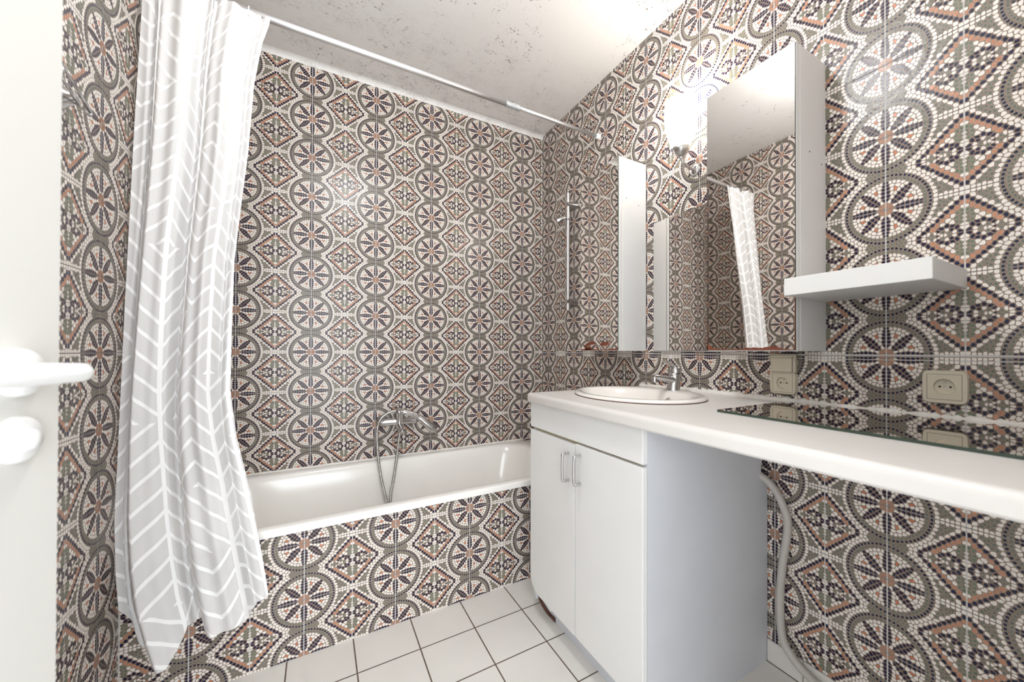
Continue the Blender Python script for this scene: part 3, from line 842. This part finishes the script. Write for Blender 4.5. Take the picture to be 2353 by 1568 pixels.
# ------------------------------------------------------------------ bath mixer, hand shower, rail
def bath_mixer():
    t = thing('bath_mixer', 'chrome wall-mounted bath mixer above the bathtub rim', 'faucet', (-.945, 0, .665))
    obj('body', lathe([(0, 0), (.012, .0), (.0185, .004), (.0185, .066), (.021, .072), (.021, .118), (.0185, .124), (.0185, .186), (.012, .19), (0, .19)], (-1.040, -.062, .667), (1, 0, 0), 32), 'chrome', t, auto=40)
    for x in (-1.020, -.870):
        obj('wall_union', lathe([(.012, .066), (.014, .045), (.014, .026), (.022, .020), (.031, .010), (.033, .0012)], (x, 0, .667), (0, -1, 0), 28), 'dull_chrome', t, smooth=True)
    obj('cartridge', lathe([(0, -.03), (.016, -.030), (.0215, -.022), (.0235, .0), (.0235, .045), (.0265, .05), (.0265, .066), (.02, .074), (0, .076)], (-.942, -.066, .664), (0, -.12, 1), 32), 'chrome', t, auto=40)
    bm = bmesh.new(); P = spline([(-.942, -.075, .732), (-.942, -.105, .737), (-.942, -.150, .730)], 5)
    add_tube(bm, P, [.014-.005*i/(len(P)-1) for i in range(len(P))], 16, flat=.55)
    obj('lever', bm, 'chrome', t, smooth=True)
    obj('spout', tube(spline([(-.942, -.070, .650), (-.942, -.105, .640), (-.942, -.150, .632), (-.942, -.165, .622)], 5), .0125, 18), 'chrome', t, smooth=True)
    obj('hose_outlet', lathe([(.010, .030), (.012, .026), (.012, .008), (.0095, 0), (0, 0)], (-.940, -.088, .612), n=20), 'chrome', t, smooth=True)
    obj('cradle', tube(spline([(-.930, -.075, .700), (-.925, -.085, .715), (-.905, -.090, .693), (-.905, -.084, .722)], 4), .005, 10), 'chrome', t, smooth=True)
    adopt(t)
bath_mixer()
def hand_shower():
    t = thing('hand_shower', 'chrome hand shower with a looped metal hose lying across the bath mixer', 'hand shower', (-.90, -.08, .70))
    P = spline([(-.965, -.082, .726), (-.930, -.092, .722), (-.895, -.095, .712), (-.858, -.097, .694), (-.825, -.100, .668), (-.790, -.103, .636), (-.755, -.105, .604)], 6)
    n = len(P); R = []
    for i in range(n):
        f = i/(n-1); R.append(.0095 if f < .08 else .0125+.0035*math.sin(f*3.1) if f < .55 else .0145+.0085*math.sin((f-.55)/.45*math.pi*.62))
    R[-1] = .014
    obj('handset', tube(P, R, 18, flat=.8, up=(0, -1, 0)), 'chrome', t, smooth=True)
    Q = P[int(n*.58):]
    obj('spray_face', tube([q+Vector((.004, -.004, -.013)) for q in Q], [.013]*(len(Q)-1)+[.008], 14, flat=.35, up=(-.5, .2, .85)), 'dull_chrome', t, smooth=True)
    H = spline([(-.962, -.082, .727), (-.985, -.088, .726), (-1.012, -.094, .716), (-1.041, -.098, .691), (-1.056, -.10, .645), (-1.057, -.10, .577), (-1.049, -.10, .472), (-1.037, -.112, .382), (-1.021, -.122, .302), (-1.006, -.130, .225),
                (-1.001, -.132, .212), (-.996, -.130, .225), (-.992, -.122, .297), (-.977, -.112, .371), (-.961, -.102, .471), (-.948, -.095, .574), (-.941, -.089, .615)], 14)
    # ribbed metal hose: the radius ripples along its length
    fine = []
    for a, b in zip(H, H[1:]):
        k = max(1, int((b-a).length/.0016))
        fine += [a+(b-a)*(i/k) for i in range(k)]
    fine.append(H[-1])
    obj('hose', tube(fine, [.0078 if (i//2) % 2 else .0066 for i in range(len(fine))], 10), 'dull_chrome', t, smooth=True)
    adopt(t)
hand_shower()
def shower_rail():
    t = thing('shower_rail', 'vertical chrome shower riser rail on the right wall by the tub corner', 'shower rail', (0, -.402, 1.3))
    x, y = -.052, -.402
    obj('rail', lathe([(0, 1.296), (.009, 1.298), (.0105, 1.304), (.0105, 1.996), (.009, 2.002), (0, 2.004)], (x, y, 0), n=20), 'alu', t, auto=40)
    for z in (1.932, 1.352):
        bm = bmesh.new()
        add_tube(bm, [(-.0013, y, z), (-.02, y, z), (-.04, y, z), (-.066, y, z)], [.030, .024, .0185, .0165], 20, flat=.8)
        obj('bracket', bm, 'dull_chrome', t, auto=50)
    bm = bmesh.new()
    add_lathe(bm, [(.011, -.024), (.0175, -.020), (.0175, .020), (.011, .024)], (x, y, 1.862), n=20)
    add_lathe(bm, [(.008, .012), (.009, .030), (.0165, .042), (.0185, .068), (.013, .070), (.010, .045), (0, .04)], (x, y, 1.86), (-.62, .66, -.30), 20)
    obj('sliding_holder', bm, 'chrome', t, auto=45)
    adopt(t)
shower_rail()
# stub of an old fitting and a broken patch on the back wall
t = thing('wall_fitting', 'small metal stub in the tile joint right of the bath mixer', 'fitting', (-.757, 0, .89))
obj('plate', box(-.767, -.747, -.006, -.0012, .862, .922, .003, 2), 'dull_chrome', t)
obj('screw', lathe([(0, .004), (.004, .003), (.005, 0)], (-.757, -.006, .912), (0, -1, 0), 12), 'stain', t)
adopt(t)
bm = bmesh.new(); pp = [(-.512, .908), (-.500, .896), (-.480, .893), (-.462, .895), (-.458, .884), (-.464, .868), (-.478, .856), (-.488, .864), (-.494, .878)]
vs = [bm.verts.new((x, -.0014, z)) for x, z in pp]; v2 = [bm.verts.new((x, -.0010, z)) for x, z in pp]
bm.faces.new(vs)
for i in range(len(vs)): bm.faces.new((vs[i], vs[(i+1) % len(vs)], v2[(i+1) % len(vs)], v2[i]))
obj('trim_3', bm, 'stain', kind='structure')

# ------------------------------------------------------------------ curtain rod and curtain
def rod():
    t = thing('curtain_rod', 'white metal telescopic shower curtain rod joined with grey tape under the ceiling', 'curtain rod', (-.9, -.6375, 2.23))
    y = -.6375
    def z(x): return 2.2405-.0062*(-x)/.8 if x > -.55 else 2.2365-.010*min(1, (-x-.55)/.9)
    obj('outer_tube', tube([(x, y, z(x)) for x in (XL+.012, -1.4, -1.0, -.56)], .0128, 20), 'alu', t, smooth=True)
    obj('inner_tube', tube([(x, y, z(x)+.0005) for x in (-.57, -.3, -.02)], .0095, 20), 'alu', t, smooth=True)
    rnd = random.Random(3); P = [(-.565+.0035*i, y, z(-.565+.0035*i)) for i in range(21)]
    obj('tape', tube(P, [.0138+rnd.uniform(-.0004, .0010) for _ in P], 18), 'tape', t, smooth=True)
    for x, s in ((-.0012, -1), (XL+.0012, 1)):
        obj('end_cap', lathe([(0, .026), (.0125, .026), (.014, .024), (.0155, .002), (.0155, 0)], (x, y, z(x)), (s, 0, 0), 20), 'hook_clear', t, auto=40)
    adopt(t)
rod()

def curtain():
    RB = [(2.222, -1.472), (2.19, -1.476), (2.115, -1.496), (1.96, -1.515), (1.722, -1.526), (1.523, -1.542), (1.345, -1.555), (1.133, -1.557), (.926, -1.556), (.79, -1.539), (.652, -1.510), (.514, -1.486), (.404, -1.468), (.295, -1.452), (.1, -1.43)]
    LB_ = [(2.222, -1.790), (1.709, -1.795), (1.186, -1.797), (.585, -1.797), (.445, -1.790), (.351, -1.781), (.242, -1.757), (.1, -1.72)]
    HEM = [(0, .351), (.08, .242), (.17, .184), (.24, .182), (.33, .262), (.45, .258), (.60, .227), (.78, .240), (1, .292)]
    TOP = [(0, 2.224), (.3, 2.222), (.55, 2.212), (.62, 2.224), (.70, 2.212), (.815, 2.219), (.91, 2.207), (1, 2.220)]
    def interp(T, k):
        T = sorted(T)
        if k <= T[0][0]: return T[0][1]
        for (a, b), (c, d) in zip(T, T[1:]):
            if k <= c: return b+(d-b)*(k-a)/(c-a)
        return T[-1][1]
    NU, NV = 220, 120
    V, UVv = [], []
    waves = 2.6
    for j in range(NV+1):
        f = j/NV
        for i in range(NU+1):
            s = i/NU
            zt, zb = interp(TOP, s), interp(HEM, s)
            z = zt+(zb-zt)*f
            L, R = interp(LB_, z), interp(RB, z)
            h = 2.2-z
            ph = 2*math.pi*waves*(s+.16*s*(1-s)*4*(.5-s))+.5*math.sin(1.7*z+.4)+.35*math.sin(3.1*z)
            edge = min(1, (1-s)/.10)*min(1, s/.05)
            amp = (.013+.020*min(1, h/1.2))*edge
            if s < .1: amp *= .55
            x = L+(R-L)*(s+(.050*math.sin(ph+1.2)+.010*math.sin(2.3*ph+z))*edge)
            y = -.648-h*.0885+amp*math.sin(ph)+.007*math.sin(2.37*ph+2.0*z)*edge+.004*math.sin(5.3*ph+1.3*z)*edge-.006*h*math.sin(1.3*h)*(s-.3)
            if z < .50: y = min(y, -.752)
            if z > 2.1: y = y-.012*(z-2.1)/.12
            V.append((max(x, XL+.006), y, z)); UVv.append((s*.66+.03*math.sin(2*z), z))
    Fc = []
    for j in range(NV):
        for i in range(NU):
            a = j*(NU+1)+i; Fc.append((a, a+1, a+NU+2, a+NU+1))
    o = obj('shower_curtain', (V, [], Fc), 'curtain', smooth=True, label='sheer white shower curtain with leaf line print bunched against the left wall', cat='curtain')
    uvl = o.data.uv_layers.new(name='UVMap')
    li = np.empty(len(o.data.loops), np.int32); o.data.loops.foreach_get('vertex_index', li)
    uvl.data.foreach_set('uv', np.array(UVv, np.float32)[li].ravel())
    for x in (-1.770, -1.715, -1.655, -1.595, -1.531):
        zc = 2.229
        P = [(x+.003*math.sin(a), -.6375+.0165*math.sin(a), zc+.0165*math.cos(a)-.002) for a in [math.radians(20+k*17) for k in range(19)]] + [(x, -.6600, 2.208), (x, -.664, 2.196)]
        obj('hook', tube(P, .0016, 6), 'hook_clear', o, smooth=True)
curtain()

# ------------------------------------------------------------------ door leaf, towel ring, drain hose
def door():
    E = Vector((-1.5914, -1.5967, 0)); a = math.radians(12)
    h = Vector((-math.sin(a), -math.cos(a), 0)); n = Vector((math.cos(a), -math.sin(a), 0)); Z = Vector((0, 0, 1))
    def W(u, d, z): return E+h*u+n*d+Z*z
    bm = bmesh.new()
    vs = [bm.verts.new(W(u, d, z)) for u in (0, .80) for d in (-.04, 0) for z in (.008, 2.10)]
    for f in [(0, 1, 3, 2), (4, 6, 7, 5), (0, 4, 5, 1), (2, 3, 7, 6), (0, 2, 6, 4), (1, 5, 7, 3)]: bm.faces.new([vs[i] for i in f])
    bmesh.ops.bevel(bm, geom=bm.edges[:], offset=.0025, segments=2, affect='EDGES')
    d = obj('door_1', bm, 'door_paint', kind='structure', auto=40)
    zr, zk = 1.0305, .9575
    obj('rose', lathe([(0, .010), (.022, .010), (.0255, .007), (.0265, 0)], W(.055, 0, zr), n, 36), 'handle_white', d, smooth=True)
    P = spline([W(.055, .006, zr), W(.055, .035, zr), W(.056, .047, zr), W(.062, .0555, zr), W(.075, .058, zr), W(.12, .058, zr), W(.172, .056, zr)], 7)
    obj('lever_handle', tube(P, .0105, 18), 'handle_white', d, smooth=True)
    k = obj('key_escutcheon', lathe([(0, .009), (.021, .009), (.0245, .006), (.0255, 0)], W(.055, 0, zk), n, 36), 'handle_white', d, smooth=True)
    obj('thumb_turn', lathe([(0, .018), (.010, .016), (.0125, .010), (.0125, .006)], W(.055, 0, zk), n, 24), 'handle_white', d, smooth=True)
door()

def towel_ring():
    t = thing('towel_ring', 'chrome triangular towel ring on the left wall behind the door edge', 'towel ring', (XL, -1.04, 1.61))
    x = -1.772
    obj('wall_plate', lathe([(0, .030), (.010, .028), (.016, .014), (.025, .006), (.026, .0012)], (XL, -1.045, 1.608), (1, 0, 0), 28), 'chrome', t, smooth=True)
    P = [(x, -1.125, 1.640), (x, -1.008, 1.600), (x, -1.014, 1.592), (x, -1.060, 1.592), (x, -1.125, 1.612)]
    bm = bmesh.new()
    for p, q in zip(P, P[1:]+P[:1]): add_tube(bm, [p, q], .0035, 10)
    obj('ring', bm, 'chrome', t, smooth=True)
    adopt(t)
towel_ring()

P = spline([(-.075, -1.520, .648), (-.045, -1.552, .640), (-.032, -1.584, .619), (-.024, -1.609, .588), (-.020, -1.628, .547), (-.019, -1.641, .502), (-.019, -1.636, .437), (-.019, -1.624, .353), (-.019, -1.617, .264),
            (-.021, -1.618, .178), (-.026, -1.628, .121), (-.028, -1.648, .092), (-.028, -1.680, .066), (-.030, -1.735, .046), (-.040, -1.80, .030), (-.07, -1.90, .016), (-.12, -2.02, .0155), (-.15, -2.2, .0155)], 8)
obj('drain_hose', tube(P, .0125, 16), 'hose_grey', smooth=True, label='grey plastic drain hose hanging down the tiled wall beside the vanity', cat='hose')
